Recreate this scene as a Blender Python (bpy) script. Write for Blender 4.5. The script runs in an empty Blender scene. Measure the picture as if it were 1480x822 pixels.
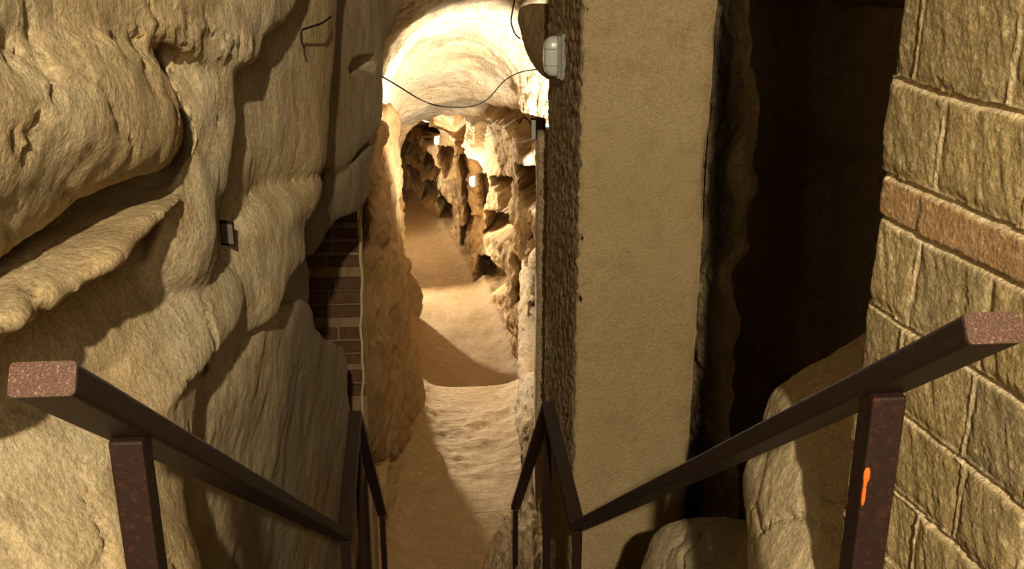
import bpy, bmesh, math, random
import numpy as np
from mathutils import Vector, Matrix

scene = bpy.context.scene
COL = scene.collection
random.seed(4)
UP = 8.6                                  # the camera's height over the lowest floor; all z below are relative to the eye
# ------------------------------------------------------------------ camera model
F = 1550.0
PITCH = math.radians(19.9)
YAW = math.radians(3.85)
cp, sp_, cy, sy = math.cos(PITCH), math.sin(PITCH), math.cos(YAW), math.sin(YAW)

def ray(px, py):
    xc = (np.asarray(px, float) - 740) / F
    v = (411 - np.asarray(py, float)) / F
    yc = cp + v * sp_
    zc = -sp_ + v * cp
    return xc * cy + yc * sy, -xc * sy + yc * cy, zc

def P(px, py, t):
    a, b, c = ray(px, py)
    return Vector((float(a * t), float(b * t), float(c * t)))

def project(x, y, z):
    xc = x * cy - y * sy
    yc = x * sy + y * cy
    d = yc * cp - z * sp_
    v = (yc * sp_ + z * cp) / d
    d = np.maximum(d, 1e-3)
    return 740 + F * xc / d, 411 - F * v, d

cam_d = bpy.data.cameras.new('camera')
cam = bpy.data.objects.new('camera', cam_d)
COL.objects.link(cam)
cam.rotation_euler = (math.radians(90) - PITCH, 0, -YAW)
cam_d.sensor_width = 36
cam_d.lens = 36 * F / 1480
cam_d.clip_start = 0.05
scene.camera = cam

# ------------------------------------------------------------------ noise (numpy)
def _h(ix, iy, iz, seed):
    n = (ix.astype(np.int64) * 374761393 + iy.astype(np.int64) * 668265263 + iz.astype(np.int64) * 2147483647 + seed * 1274126177) & 0xFFFFFFFF
    n = ((n ^ (n >> 13)) * 1274126177) & 0xFFFFFFFF
    n = n ^ (n >> 16)
    return (n & 0xFFFF) / 65535.0 * 2 - 1

def vnoise(x, y, z, seed=0):
    ix, iy, iz = np.floor(x), np.floor(y), np.floor(z)
    fx, fy, fz = x - ix, y - iy, z - iz
    fx, fy, fz = [f * f * f * (f * (f * 6 - 15) + 10) for f in (fx, fy, fz)]
    ix, iy, iz = ix.astype(np.int64), iy.astype(np.int64), iz.astype(np.int64)
    def L(a, b, f): return a + (b - a) * f
    r = []
    for dz in (0, 1):
        r.append(L(L(_h(ix, iy, iz + dz, seed), _h(ix + 1, iy, iz + dz, seed), fx),
                   L(_h(ix, iy + 1, iz + dz, seed), _h(ix + 1, iy + 1, iz + dz, seed), fx), fy))
    return L(r[0], r[1], fz)

def fbm(x, y, z, f=1.0, o=4, seed=0, g=0.5, ridge=False):
    a, s, tot = 1.0, 0.0, 0.0
    for k in range(o):
        # a small rotation for every octave hides the lattice
        c_, s_ = math.cos(0.7 * k + .4), math.sin(0.7 * k + .4)
        X, Y = x * c_ - y * s_, x * s_ + y * c_
        Y, Z = Y * c_ - z * s_, Y * s_ + z * c_
        n = vnoise(X * f, Y * f, Z * f, seed + k * 17)
        if ridge: n = 1 - 2 * np.abs(n)
        s = s + a * n; tot += a
        a *= g; f *= 2.03
    return s / tot

def sstep(a, b, x):
    t = np.clip((x - a) / (b - a), 0, 1)
    return t * t * (3 - 2 * t)

def poly_sd(px, py, poly):
    """signed distance in px, positive inside"""
    px = np.asarray(px, float); py = np.asarray(py, float)
    d = np.full(px.shape, 1e9); ins = np.zeros(px.shape, bool)
    n = len(poly)
    for i in range(n):
        x0, y0 = poly[i]; x1, y1 = poly[(i + 1) % n]
        ex, ey = x1 - x0, y1 - y0
        u = np.clip(((px - x0) * ex + (py - y0) * ey) / (ex * ex + ey * ey + 1e-9), 0, 1)
        d = np.minimum(d, np.hypot(px - x0 - u * ex, py - y0 - u * ey))
        c = ((y0 > py) != (y1 > py)) & (px < (x1 - x0) * (py - y0) / ((y1 - y0) if y1 != y0 else 1e-9) + x0)
        ins ^= c
    return np.where(ins, d, -d)

# ------------------------------------------------------------------ object helpers
def link(name, me, mat=None, parent=None, smooth=True):
    o = bpy.data.objects.new(name, me)
    COL.objects.link(o)
    if mat: me.materials.append(mat)
    if parent: o.parent = parent
    if smooth:
        me.polygons.foreach_set('use_smooth', [True] * len(me.polygons))
    return o

def empty(name, loc, label, cat, group=None):
    o = bpy.data.objects.new(name, None)
    o.empty_display_size = .1
    COL.objects.link(o); o.location = loc
    tag(o, label, cat, group)
    return o

def tag(o, label, cat, group=None):
    o['label'] = label; o['category'] = cat
    if group: o['group'] = group

def struct(o, label=None):
    o['kind'] = 'structure'
    if label: o['label'] = label
    return o

def mesh_from(name, verts, faces):
    me = bpy.data.meshes.new(name)
    me.from_pydata([tuple(v) for v in verts], [], faces)
    me.update()
    return me

def fast_mesh(name, V, Q):
    me = bpy.data.meshes.new(name)
    V = np.asarray(V, np.float32).reshape(-1, 3); Q = np.asarray(Q, np.int32).reshape(-1, 4)
    me.vertices.add(len(V)); me.vertices.foreach_set('co', V.ravel())
    me.loops.add(Q.size); me.loops.foreach_set('vertex_index', Q.ravel())
    me.polygons.add(len(Q)); me.polygons.foreach_set('loop_start', np.arange(0, Q.size, 4, dtype=np.int32))
    me.update(calc_edges=True); me.validate()
    return me

def grid_quads(nu, nv, off=0, flip=False):
    i, j = np.meshgrid(np.arange(nu - 1), np.arange(nv - 1), indexing='ij')
    a = (i * nv + j).ravel() + off
    q = np.stack([a, a + nv, a + nv + 1, a + 1], 1)
    return q[:, ::-1] if flip else q

def set_color(me, cols, name='tone'):
    at = me.color_attributes.new(name, 'FLOAT_COLOR', 'POINT')
    c = np.ones((len(me.vertices), 4), np.float32); c[:, :cols.shape[1]] = cols
    at.data.foreach_set('color', c.ravel())

# ------------------------------------------------------------------ materials
def mat_base(name):
    m = bpy.data.materials.new(name); m.use_nodes = True
    nt = m.node_tree
    b = nt.nodes['Principled BSDF']
    return m, nt, b

def nd(nt, t, **k):
    n = nt.nodes.new(t)
    for a, v in k.items():
        if a in n.inputs: n.inputs[a].default_value = v
        else: setattr(n, a, v)
    return n

def rock_mat(name, c1, c2, c3, fine=60, bump=.6, streak=None, sscale=(14, 14, 3), rough=.92, sbump=.6, spec=.25, dist=.012, tone=False, rot=(0, 0, 0), big=1.3):
    m, nt, b = mat_base(name)
    L = nt.links.new
    tc = nd(nt, 'ShaderNodeTexCoord')
    n1 = nd(nt, 'ShaderNodeTexNoise', Scale=big, Detail=8.0, Roughness=.62); L(tc.outputs['Object'], n1.inputs['Vector'])
    r1 = nd(nt, 'ShaderNodeValToRGB')
    r1.color_ramp.elements[0].position = .33; r1.color_ramp.elements[0].color = (*c1, 1)
    r1.color_ramp.elements[1].position = .68; r1.color_ramp.elements[1].color = (*c2, 1)
    L(n1.outputs['Fac'], r1.inputs['Fac'])
    n2 = nd(nt, 'ShaderNodeTexNoise', Scale=big * 7, Detail=6.0, Roughness=.7); L(tc.outputs['Object'], n2.inputs['Vector'])
    r2 = nd(nt, 'ShaderNodeValToRGB')
    r2.color_ramp.elements[0].position = .50; r2.color_ramp.elements[0].color = (0, 0, 0, 1)
    r2.color_ramp.elements[1].position = .74; r2.color_ramp.elements[1].color = (1, 1, 1, 1)
    L(n2.outputs['Fac'], r2.inputs['Fac'])
    mx = nd(nt, 'ShaderNodeMixRGB'); mx.inputs['Color2'].default_value = (*c3, 1)
    L(r2.outputs['Color'], mx.inputs['Fac']); L(r1.outputs['Color'], mx.inputs['Color1'])
    n3 = nd(nt, 'ShaderNodeTexNoise', Scale=fine * 1.7, Detail=3.0, Roughness=.7); L(tc.outputs['Object'], n3.inputs['Vector'])
    r3 = nd(nt, 'ShaderNodeMapRange'); r3.inputs['From Min'].default_value = .3; r3.inputs['From Max'].default_value = .7
    r3.inputs['To Min'].default_value = .70; r3.inputs['To Max'].default_value = 1.22
    L(n3.outputs['Fac'], r3.inputs['Value'])
    ml = nd(nt, 'ShaderNodeMixRGB', blend_type='MULTIPLY'); ml.inputs['Fac'].default_value = 1
    L(mx.outputs['Color'], ml.inputs['Color1']); L(r3.outputs['Result'], ml.inputs['Color2'])
    out = ml.outputs['Color']
    if tone:
        at = nd(nt, 'ShaderNodeVertexColor', layer_name='tone')
        m2 = nd(nt, 'ShaderNodeMixRGB', blend_type='MULTIPLY'); m2.inputs['Fac'].default_value = 1
        L(out, m2.inputs['Color1']); L(at.outputs['Color'], m2.inputs['Color2']); out = m2.outputs['Color']
    L(out, b.inputs['Base Color'])
    b.inputs['Roughness'].default_value = rough
    b.inputs['Specular IOR Level'].default_value = spec
    # bump
    nb = nd(nt, 'ShaderNodeTexNoise', Scale=float(fine), Detail=6.0, Roughness=.65); L(tc.outputs['Object'], nb.inputs['Vector'])
    bu = nd(nt, 'ShaderNodeBump'); bu.inputs['Strength'].default_value = bump; bu.inputs['Distance'].default_value = dist
    L(nb.outputs['Fac'], bu.inputs['Height'])
    last = bu
    if streak:
        mp = nd(nt, 'ShaderNodeMapping'); mp.inputs['Rotation'].default_value = rot; mp.inputs['Scale'].default_value = sscale
        L(tc.outputs['Object'], mp.inputs['Vector'])
        ns = nd(nt, 'ShaderNodeTexNoise', Scale=float(streak), Detail=3.0, Roughness=.55, Distortion=.4); L(mp.outputs['Vector'], ns.inputs['Vector'])
        b2 = nd(nt, 'ShaderNodeBump'); b2.inputs['Strength'].default_value = sbump; b2.inputs['Distance'].default_value = dist * 2
        L(ns.outputs['Fac'], b2.inputs['Height']); L(bu.outputs['Normal'], b2.inputs['Normal']); last = b2
    L(last.outputs['Normal'], b.inputs['Normal'])
    return m

def plain_mat(name, col, rough=.5, metal=0.0, emit=None, es=1.0, spec=.5, bump=0, bs=200, c2=None, cs=40, lo=.5, hi=.7):
    m, nt, b = mat_base(name)
    b.inputs['Base Color'].default_value = (*col, 1); b.inputs['Roughness'].default_value = rough
    b.inputs['Metallic'].default_value = metal; b.inputs['Specular IOR Level'].default_value = spec
    tc = nd(nt, 'ShaderNodeTexCoord')
    n = nd(nt, 'ShaderNodeTexNoise', Scale=float(cs), Detail=5.0, Roughness=.65); nt.links.new(tc.outputs['Object'], n.inputs['Vector'])
    r = nd(nt, 'ShaderNodeValToRGB'); r.color_ramp.elements[0].position = lo; r.color_ramp.elements[1].position = hi
    r.color_ramp.elements[0].color = (*col, 1); r.color_ramp.elements[1].color = (*(c2 or [c * .8 for c in col]), 1)
    nt.links.new(n.outputs['Fac'], r.inputs['Fac']); nt.links.new(r.outputs['Color'], b.inputs['Base Color'])
    if emit:
        b.inputs['Emission Color'].default_value = (*emit, 1); b.inputs['Emission Strength'].default_value = es
    if bump:
        nb = nd(nt, 'ShaderNodeTexNoise', Scale=float(bs), Detail=4.0); nt.links.new(tc.outputs['Object'], nb.inputs['Vector'])
        bu = nd(nt, 'ShaderNodeBump'); bu.inputs['Strength'].default_value = bump; bu.inputs['Distance'].default_value = .003
        nt.links.new(nb.outputs['Fac'], bu.inputs['Height']); nt.links.new(bu.outputs['Normal'], b.inputs['Normal'])
    return m

M = {}
M['rock'] = rock_mat('ochre_tufa', (.57, .44, .25), (.74, .63, .43), (.42, .30, .155), fine=48, bump=.7, streak=9, sscale=(1.6, 1.6, .8), rot=(.5, .6, 0), sbump=.28, dist=.012, tone=True, big=1.1)
M['tunnel'] = rock_mat('pale_tufa', (.60, .44, .25), (.72, .60, .42), (.42, .28, .13), fine=22, bump=.8, streak=3, sscale=(3, 1, 6), sbump=.5, dist=.03, big=.9, tone=True)
M['plaster'] = rock_mat('sandy_plaster', (.42, .31, .165), (.47, .36, .20), (.36, .26, .13), fine=60, bump=1.0, dist=.011, streak=30, sscale=(1, 1, .5), sbump=.3, big=1.0)
M['brickwall'] = rock_mat('tufa_blocks', (.25, .185, .080), (.36, .275, .135), (.50, .41, .25), fine=85, bump=1.0, streak=22, sscale=(1, 1, 1), rot=(0, .45, 0), sbump=.5, dist=.010, tone=True, big=5, spec=.5, rough=.7)
M['floor'] = rock_mat('worn_earth', (.29, .19, .09), (.36, .25, .13), (.42, .31, .18), fine=30, bump=.6, dist=.02, streak=3, sscale=(2, 7, 2), sbump=.4, rough=.75, big=1.2, spec=.35)
M['rail'] = plain_mat('rusty_brown_paint', (.018, .008, .006), rough=.55, spec=.3, bump=.35, bs=260, c2=(.06, .018, .010), cs=70, lo=.52, hi=.78)
M['railend'] = plain_mat('chipped_red_primer', (.075, .030, .018), rough=.45, spec=.6, bump=1.0, bs=330, c2=(.42, .27, .16), cs=200, lo=.56, hi=.74)
M['primer'] = plain_mat('orange_primer', (.85, .13, .02), rough=.6)
M['brick'] = plain_mat('old_brick', (.10, .048, .022), rough=.9, bump=.5, bs=60, c2=(.15, .08, .04), cs=12)
M['mortar'] = plain_mat('lime_mortar', (.26, .18, .10), rough=.95, bump=.7, bs=70, c2=(.17, .11, .06), cs=12)
M['white'] = plain_mat('frosted_glass', (.60, .62, .58), rough=.25, c2=(.52, .54, .50), cs=12)
M['grey'] = plain_mat('grey_metal', (.30, .30, .27), rough=.5, c2=(.2, .2, .18), cs=30)
M['dark'] = plain_mat('black_rubber', (.02, .014, .008), rough=.95, spec=.05)
M['lampglow'] = plain_mat('lit_glass', (.9, .88, .8), rough=.3, emit=(1, .95, .85), es=3.0)
M['tagp'] = plain_mat('grey_placard', (.13, .12, .10), rough=.6, c2=(.10, .09, .08), cs=30)

# ------------------------------------------------------------------ rock masses
def resample(poly, n):
    pts = np.array(poly, float)
    for _ in range(1):
        nx = np.roll(pts, -1, 0)
        q = np.empty((len(pts) * 2, 2)); q[0::2] = pts * .8 + nx * .2; q[1::2] = pts * .2 + nx * .8
        pts = q
    nx = np.roll(pts, -1, 0)
    seg = np.hypot(*(nx - pts).T); cum = np.concatenate([[0], np.cumsum(seg)])
    s = np.linspace(0, cum[-1], n, endpoint=False)
    c = np.vstack([pts, pts[:1]])
    return np.stack([np.interp(s, cum, c[:, 0]), np.interp(s, cum, c[:, 1])], 1)

def depth_plane(anch):
    A = np.array([[a[0], a[1], 1] for a in anch], float)
    b = np.array([1 / a[2] for a in anch])
    k = np.linalg.lstsq(A, b, rcond=None)[0]
    return lambda x, y: 1 / np.clip(k[0] * x + k[1] * y + k[2], .02, 2)

class Rocks:
    def __init__(s): s.V = []; s.Fc = []; s.n = 0
    def lump(s, poly, anch, R=.2, bulge=0.0, T=.5, left=.5, c=None, n=110, back=None):
        b = resample(poly, n)
        c = np.array(c if c else b.mean(0), float)
        D = depth_plane(anch)
        rs = np.concatenate([np.linspace(.06, .8, 12), [.86, .91, .94, .965, .985, 1.0]])
        rings = []
        for r in rs:
            p = c + (b - c) * r
            t = D(p[:, 0], p[:, 1])
            e = (1 - r) * np.hypot(*(b - c).T) * t / F
            q = np.clip(1 - e / R, 0, 1)
            t = t - bulge * (1 - r * r) + R * (1 - np.sqrt(np.maximum(0, 1 - q * q)))
            X, Y, Z = ray(p[:, 0], p[:, 1])
            rings.append(np.stack([X * t, Y * t, Z * t], 1))
        e = rings[-1]
        d = e / np.linalg.norm(e, axis=1, keepdims=True)
        bd = d * .8 + np.array([-left, 0, 0])
        ctr = e.mean(0)
        for f, k in ((.5, .97), (1.0, .85)):
            q = e + bd * T * f
            cc = ctr + bd.mean(0) * T * f
            rings.append(cc + (q - cc) * k)
        t = D(c[0], c[1]) - bulge
        X, Y, Z = ray(c[0], c[1])
        V = [np.array([[X * t, Y * t, Z * t]])] + rings + [rings[-1].mean(0)[None]]
        V = np.vstack(V); m = len(rings)
        o = s.n; f = []
        for i in range(n):
            j = (i + 1) % n
            f.append((o, o + 1 + j, o + 1 + i))
            for k in range(m - 1):
                a = o + 1 + k * n
                f.append((a + i, a + j, a + n + j, a + n + i))
            a = o + 1 + (m - 1) * n
            f.append((a + i, a + j, o + len(V) - 1))
        s.V.append(V); s.Fc += f; s.n += len(V)
    def build(s, name, voxel, mat, amp=.03, seed=0, smooth=2, fn=None, tint=(1, 1, 1)):
        me = mesh_from(name + '_raw', np.vstack(s.V), s.Fc)
        bm = bmesh.new(); bm.from_mesh(me); bmesh.ops.recalc_face_normals(bm, faces=bm.faces); bm.to_mesh(me); bm.free()
        o = bpy.data.objects.new(name + '_raw', me); COL.objects.link(o)
        md = o.modifiers.new('r', 'REMESH'); md.mode = 'VOXEL'; md.voxel_size = voxel
        if smooth:
            ms = o.modifiers.new('s', 'SMOOTH'); ms.factor = .5; ms.iterations = smooth
        dg = bpy.context.evaluated_depsgraph_get()
        ne = bpy.data.meshes.new_from_object(o.evaluated_get(dg))
        bpy.data.objects.remove(o); bpy.data.meshes.remove(me)
        rough_up(ne, amp, seed, fn, tint)
        ne.name = name
        return link(name, ne, mat)

def rough_up(me, amp, seed, fn=None, tint=(1, 1, 1)):
    n = len(me.vertices)
    co = np.empty(n * 3, np.float32); me.vertices.foreach_get('co', co); co = co.reshape(-1, 3).astype(float)
    no = np.empty(n * 3, np.float32); me.vertex_normals.foreach_get('vector', no); no = no.reshape(-1, 3).astype(float)
    x, y, z = co.T
    wx = x + .12 * fbm(x, y, z, 2.2, 2, seed + 5); wz = z + .12 * fbm(x, y, z, 2.2, 2, seed + 9)
    h = fbm(wx, y, wz, 1.6, 3, seed) * 1.1
    h += .38 * fbm(wx * 1.0, y * .9, wz * 1.2, 4.0, 3, seed + 3)
    h += .14 * fbm(wx, y, wz, 15, 3, seed + 7)
    h += .13 * fbm(x, y, z, 40, 2, seed + 11)
    # a few chipped cracks
    cr = np.abs(fbm(wx, y, wz + .3 * x, 2.6, 3, seed + 21))
    h -= .7 * (1 - sstep(0, .035, cr)) * sstep(-.1, .25, fbm(x, y, z, 1.3, 2, seed + 33))
    d = h * amp * (1 - .45 * sstep(3.2, 5.5, y))
    if fn is not None: d = d + fn(co, no)
    co += no * d[:, None]
    me.vertices.foreach_set('co', co.astype(np.float32).ravel()); me.update()
    tone = .86 + .22 * fbm(x, y, z, 1.1, 3, seed + 40)
    red = sstep(.1, .6, fbm(x, y, z, .9, 3, seed + 50))
    cols = np.stack([tone * (1 - .02 * red), tone * (1 - .10 * red), tone * (1 - .22 * red)], 1)
    if tint == (1, 1, 1):
        # darker rock low down beside the lower flight
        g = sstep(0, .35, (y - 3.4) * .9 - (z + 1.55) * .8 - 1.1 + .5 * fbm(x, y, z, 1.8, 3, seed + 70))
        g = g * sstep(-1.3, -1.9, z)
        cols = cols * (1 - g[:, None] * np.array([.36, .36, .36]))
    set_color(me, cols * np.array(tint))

W_ = lambda off: [(0, 300, off / .4115), (340, 300, off / .197), (0, 800, off / .4115 * .98)]
R = Rocks()
# upper ledge
R.lump([(-260, -260), (500, -260), (450, -60), (425, 12), (402, 38), (372, 48), (374, 84), (350, 97), (322, 90), (292, 96), (252, 74), (225, 60), (200, 74), (150, 80), (100, 78), (60, 74), (0, 70), (-260, 60)],
       [(0, 0, 1.98), (370, 40, 3.6), (0, 80, 1.98), (370, -100, 3.6)], R=.10, T=.8, c=(120, -60), n=160)
# large leaning bulge
R.lump([(-260, 0), (0, 20), (150, 30), (238, 78), (262, 130), (276, 178), (270, 215), (246, 246), (200, 258), (150, 266), (98, 284), (62, 314), (22, 348), (-40, 386), (-260, 540)],
       [(0, 200, 1.98), (270, 180, 2.68), (0, 380, 2.0)], R=.22, bulge=.06, T=.8, c=(40, 160), n=150)
# second roll beneath it
R.lump([(-260, 620), (-60, 300), (0, 250), (100, 200), (200, 200), (262, 240), (272, 290), (240, 312), (214, 338), (188, 368), (154, 394), (116, 412), (64, 448), (0, 496), (-100, 580)],
       [(0, 440, 2.06), (250, 290, 2.80), (100, 380, 2.28)], R=.17, T=.8, c=(90, 350), n=150)
# recessed body behind the rolls
R.lump([(-300, -100), (300, 0), (300, 600), (150, 660), (-300, 700)], [(0, 400, 2.45), (300, 300, 3.4), (0, 600, 2.35)], R=.3, T=.6)
# the column of rock with the sharp right edge
R.lump([(200, 30), (300, 60), (338, 92), (343, 175), (333, 205), (331, 262), (322, 290), (318, 340), (320, 372), (300, 420), (200, 430), (215, 300), (270, 200)],
       [(200, 200, 2.85), (340, 200, 3.3), (330, 380, 3.25)], R=.22, T=.7, left=.6, c=(285, 200))
# knee below
R.lump([(220, 360), (300, 350), (328, 374), (348, 388), (362, 430), (352, 476), (332, 498), (306, 518), (292, 560), (286, 600), (277, 640), (264, 700), (270, 752), (292, 822), (320, 1050), (-260, 1050), (-260, 560), (60, 500), (180, 430)],
       [(340, 440, 3.35), (0, 650, 2.35), (270, 700, 2.9), (0, 900, 2.15)], R=.30, T=.7, left=.6, c=(150, 690), n=150)
R.lump([(40, 640), (120, 600), (190, 640), (225, 720), (210, 830), (150, 900), (60, 860), (20, 740)], [(60, 700, 2.48), (200, 700, 2.95), (100, 850, 2.45)], R=.3, T=.5)
# second mass: hanging nose
R.lump([(300, -200), (500, -200), (489, 0), (486, 60), (478, 150), (474, 205), (470, 250), (430, 258), (400, 262), (372, 268), (352, 288), (338, 312), (318, 328), (300, 300), (300, 100)],
       [(340, 150, 3.8), (480, 150, 5.1), (340, 300, 3.8)], R=.22, T=.9, c=(395, 110))
R.lump([(300, 330), (330, 312), (352, 290), (376, 272), (405, 262), (440, 258), (470, 255), (462, 290), (440, 326), (446, 352), (447, 380), (422, 400), (408, 428), (398, 455), (368, 474), (338, 502), (296, 525), (290, 420)],
       [(340, 350, 3.78), (440, 300, 4.65), (360, 460, 3.85)], R=.22, bulge=.03, T=.9, c=(370, 370))
# smooth third mass
R.lump([(460, -200), (610, -200), (606, -40), (575, 20), (554, 62), (554, 120), (553, 176), (545, 196), (522, 216), (498, 245), (480, 252), (462, 240), (455, 100)],
       [(485, 100, 6.3), (553, 100, 7.6), (500, 230, 6.6)], R=.16, T=1.2, left=.35, c=(508, 90))
R.lump([(430, 340), (448, 300), (470, 252), (497, 247), (522, 220), (540, 200), (536, 240), (532, 282), (520, 302), (492, 314), (470, 342), (456, 366), (438, 372)],
       [(445, 330, 5.8), (530, 240, 7.4), (470, 260, 6.2)], R=.2, T=.9, c=(482, 288))
# low slope beside the stairs
R.lump([(262, 560), (300, 528), (345, 500), (372, 470), (405, 438), (438, 430), (450, 440), (454, 470), (476, 492), (497, 500), (503, 530), (501, 572), (520, 622), (534, 680), (541, 750), (548, 1100), (180, 1100), (255, 780)],
       [(300, 700, 3.7), (400, 600, 4.9), (505, 560, 7.8)], R=.14, T=1.0, left=.6, c=(395, 700), n=140)
R.lump([(380, 440), (405, 385), (430, 372), (446, 376), (448, 440), (430, 460), (400, 470)], [(400, 420, 5.2), (455, 400, 6.8), (420, 460, 5.5)], R=.2, T=.9)

def pit(co, no):
    px, py, d = project(co[:, 0], co[:, 1], co[:, 2])
    sd = poly_sd(px, py, [(505, 100), (510, 88), (524, 81), (541, 80), (545, 90), (540, 104), (522, 109), (508, 109)])
    near = (co[:, 1] < 8) & (co[:, 1] > 5)
    out = np.where(near, -.10 * sstep(-1.5, 5, sd), 0)
    # crumbly lower rim of the upper ledge
    k = poly_sd(px, py, [(60, 30), (240, 10), (375, 30), (372, 100), (240, 100), (60, 85)])
    out = out + np.where((k > 0) & (co[:, 1] < 4), .020 * fbm(*co.T, 16, 3, 88, ridge=True) * sstep(0, 25, k), 0)
    return out
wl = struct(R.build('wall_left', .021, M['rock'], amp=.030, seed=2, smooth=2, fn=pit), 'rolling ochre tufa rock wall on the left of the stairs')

# jamb of the tunnel arch
J = Rocks()
J.lump([(534, 190), (556, 150), (570, 158), (577, 182), (574, 216), (572, 290), (579, 350), (590, 392), (598, 430), (604, 462), (598, 500), (606, 545), (614, 578), (596, 596), (560, 640), (535, 625), (527, 560), (524, 400), (530, 250)],
       [(535, 400, 10.6), (604, 500, 13.9), (535, 250, 10.8)], R=.18, T=2.2, left=.25, c=(560, 400), n=130)
J.lump([(520, 420), (545, 430), (560, 480), (566, 560), (590, 620), (575, 650), (545, 668), (528, 640), (520, 600)], [(525, 500, 10.2), (560, 600, 11.4), (525, 600, 10.1)], R=.15, T=1.0, left=.4)
J.lump([(528, 200), (552, 176), (556, 200), (548, 222), (545, 262), (560, 290), (566, 330), (545, 352), (530, 340)], [(530, 200, 10.3), (560, 250, 11.2), (530, 330, 10.3)], R=.12, T=1.0, left=.4)
J.lump([(585, 395), (600, 405), (606, 440), (604, 462), (596, 470), (588, 440)], [(585, 400, 13.2), (604, 440, 13.9), (595, 465, 13.5)], R=.06, T=.6, left=.4)
def craggy(co, no):
    x, y, z = co.T
    return .075 * fbm(x * 1.3, y * .6, z * .7, 3.4, 4, 401, ridge=True) + .03 * fbm(x, y * .6, z, 11, 3, 402)
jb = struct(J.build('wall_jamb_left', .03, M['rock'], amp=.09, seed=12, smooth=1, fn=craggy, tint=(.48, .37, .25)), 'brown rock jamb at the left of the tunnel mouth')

K = Rocks()
K.lump([(752, 372), (762, 378), (778, 392), (784, 470), (788, 560), (792, 700), (800, 900), (690, 900), (705, 800), (722, 772), (730, 748), (748, 738), (757, 690), (750, 640), (746, 600), (752, 560), (751, 500), (753, 440)],
       [(750, 560, 12.6), (790, 560, 11.6), (740, 800, 10.7)], R=.12, T=1.6, left=-.3, c=(766, 640), n=150)
def holes(co, no):
    px, py, d = project(co[:, 0], co[:, 1], co[:, 2])
    a = poly_sd(px, py, [(765, 424), (774, 430), (780, 440), (779, 462), (770, 455)])
    b = poly_sd(px, py, [(763, 446), (775, 462), (777, 500), (775, 536), (758, 538), (759, 500)])
    c = poly_sd(px, py, [(768, 575), (782, 560), (784, 600), (772, 610)])
    e = poly_sd(px, py, [(772, 640), (790, 600), (792, 760), (776, 790), (770, 720)])
    return -.16 * sstep(-.5, 3, np.maximum(np.maximum(a, b), np.maximum(c, e))) + .035 * fbm(co[:, 0], co[:, 1], co[:, 2], 7, 3, 501, ridge=True)
kb = K.build('wall_outcrop_right', .028, M['tunnel'], amp=.06, seed=55, smooth=1, fn=holes, tint=(1.12, 1.12, 1.12))
struct(kb, 'pale craggy rock edge hollowed beside the pier at the foot of the stairs')

# backing behind the lumps (keeps the wall solid from other positions)
def backing(name, x_of, y0, y1, z0, z1, thick, step, label, mat, seed):
    ys = np.arange(y0, y1, step); zs = np.arange(z0, z1, step)
    Yg, Zg = np.meshgrid(ys, zs, indexing='ij')
    Xg = x_of(Yg, Zg) + .12 * fbm(Yg * 0, Yg, Zg, 1.2, 4, seed)
    V = np.stack([Xg, Yg, Zg], -1)
    V2 = V + np.array([thick, 0, 0])
    nu, nv = Xg.shape
    Q = np.vstack([grid_quads(nu, nv, 0), grid_quads(nu, nv, nu * nv, True)])
    rim = []
    idx = lambda i, j: i * nv + j
    for i in range(nu - 1):
        for j in (0, nv - 1): rim.append((idx(i, j), idx(i + 1, j), idx(i + 1, j) + nu * nv, idx(i, j) + nu * nv))
    for j in range(nv - 1):
        for i in (0, nu - 1): rim.append((idx(i, j), idx(i, j + 1), idx(i, j + 1) + nu * nv, idx(i, j) + nu * nv))
    me = fast_mesh(name, np.vstack([V.reshape(-1, 3), V2.reshape(-1, 3)]), np.vstack([Q, np.array(rim)]))
    set_color(me, np.full((len(me.vertices), 3), .85))
    return struct(link(name, me, mat), label)
backing('wall_left_backing', lambda y, z: -1.75 + .0 * y, -1.0, 10.5, -8.6, 2.6, -.5, .12, 'rock mass behind the left ledges', M['rock'], 60)

# ------------------------------------------------------------------ tunnel shell
YL = [6.4, 10.2, 10.6, 11, 13.0, 14.6, 15.2, 16, 17.5, 18.3, 18.7, 19.2, 20, 22, 26, 31, 34]
XL = [-1.6, -1.5, -.80, -.66, -.66, -.62, -.85, -1.45, -1.2, -.62, -.75, -1.8, -2.5, -2.9, -3.3, -4.2, -4.8]
YR = [6.4, 8.8, 9.5, 10.6, 11.6, 12.4, 14, 16, 18, 19.6, 20.1, 22.5, 25.5, 31, 34]
XR = [1.9, 1.6, 1.55, 1.55, 1.25, .98, 1.08, 1.12, .92, .78, .74, .50, .1, -1.2, -2.1]
YT = [6.4, 9, 10.6, 11, 12.5, 14.0, 14.7, 15.0, 15.5, 17, 20, 25, 31, 34]
ZT = [1.0, .0, -.70, -.92, -1.5, -2.25, -2.72, -2.95, -2.75, -3.05, -4.0, -4.75, -5.6, -6.0]
YS = [6.4, 9, 11, 14.8, 17, 20, 25, 31, 34]
ZS = [-.9, -1.5, -2.35, -3.35, -4.1, -4.9, -5.6, -6.4, -6.7]
def cs(y, a, b):
    r = 0
    for k in (-.15, 0, .15): r = r + np.interp(y + k, a, b)
    return r / 3
ZBOT = -8.75
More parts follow.
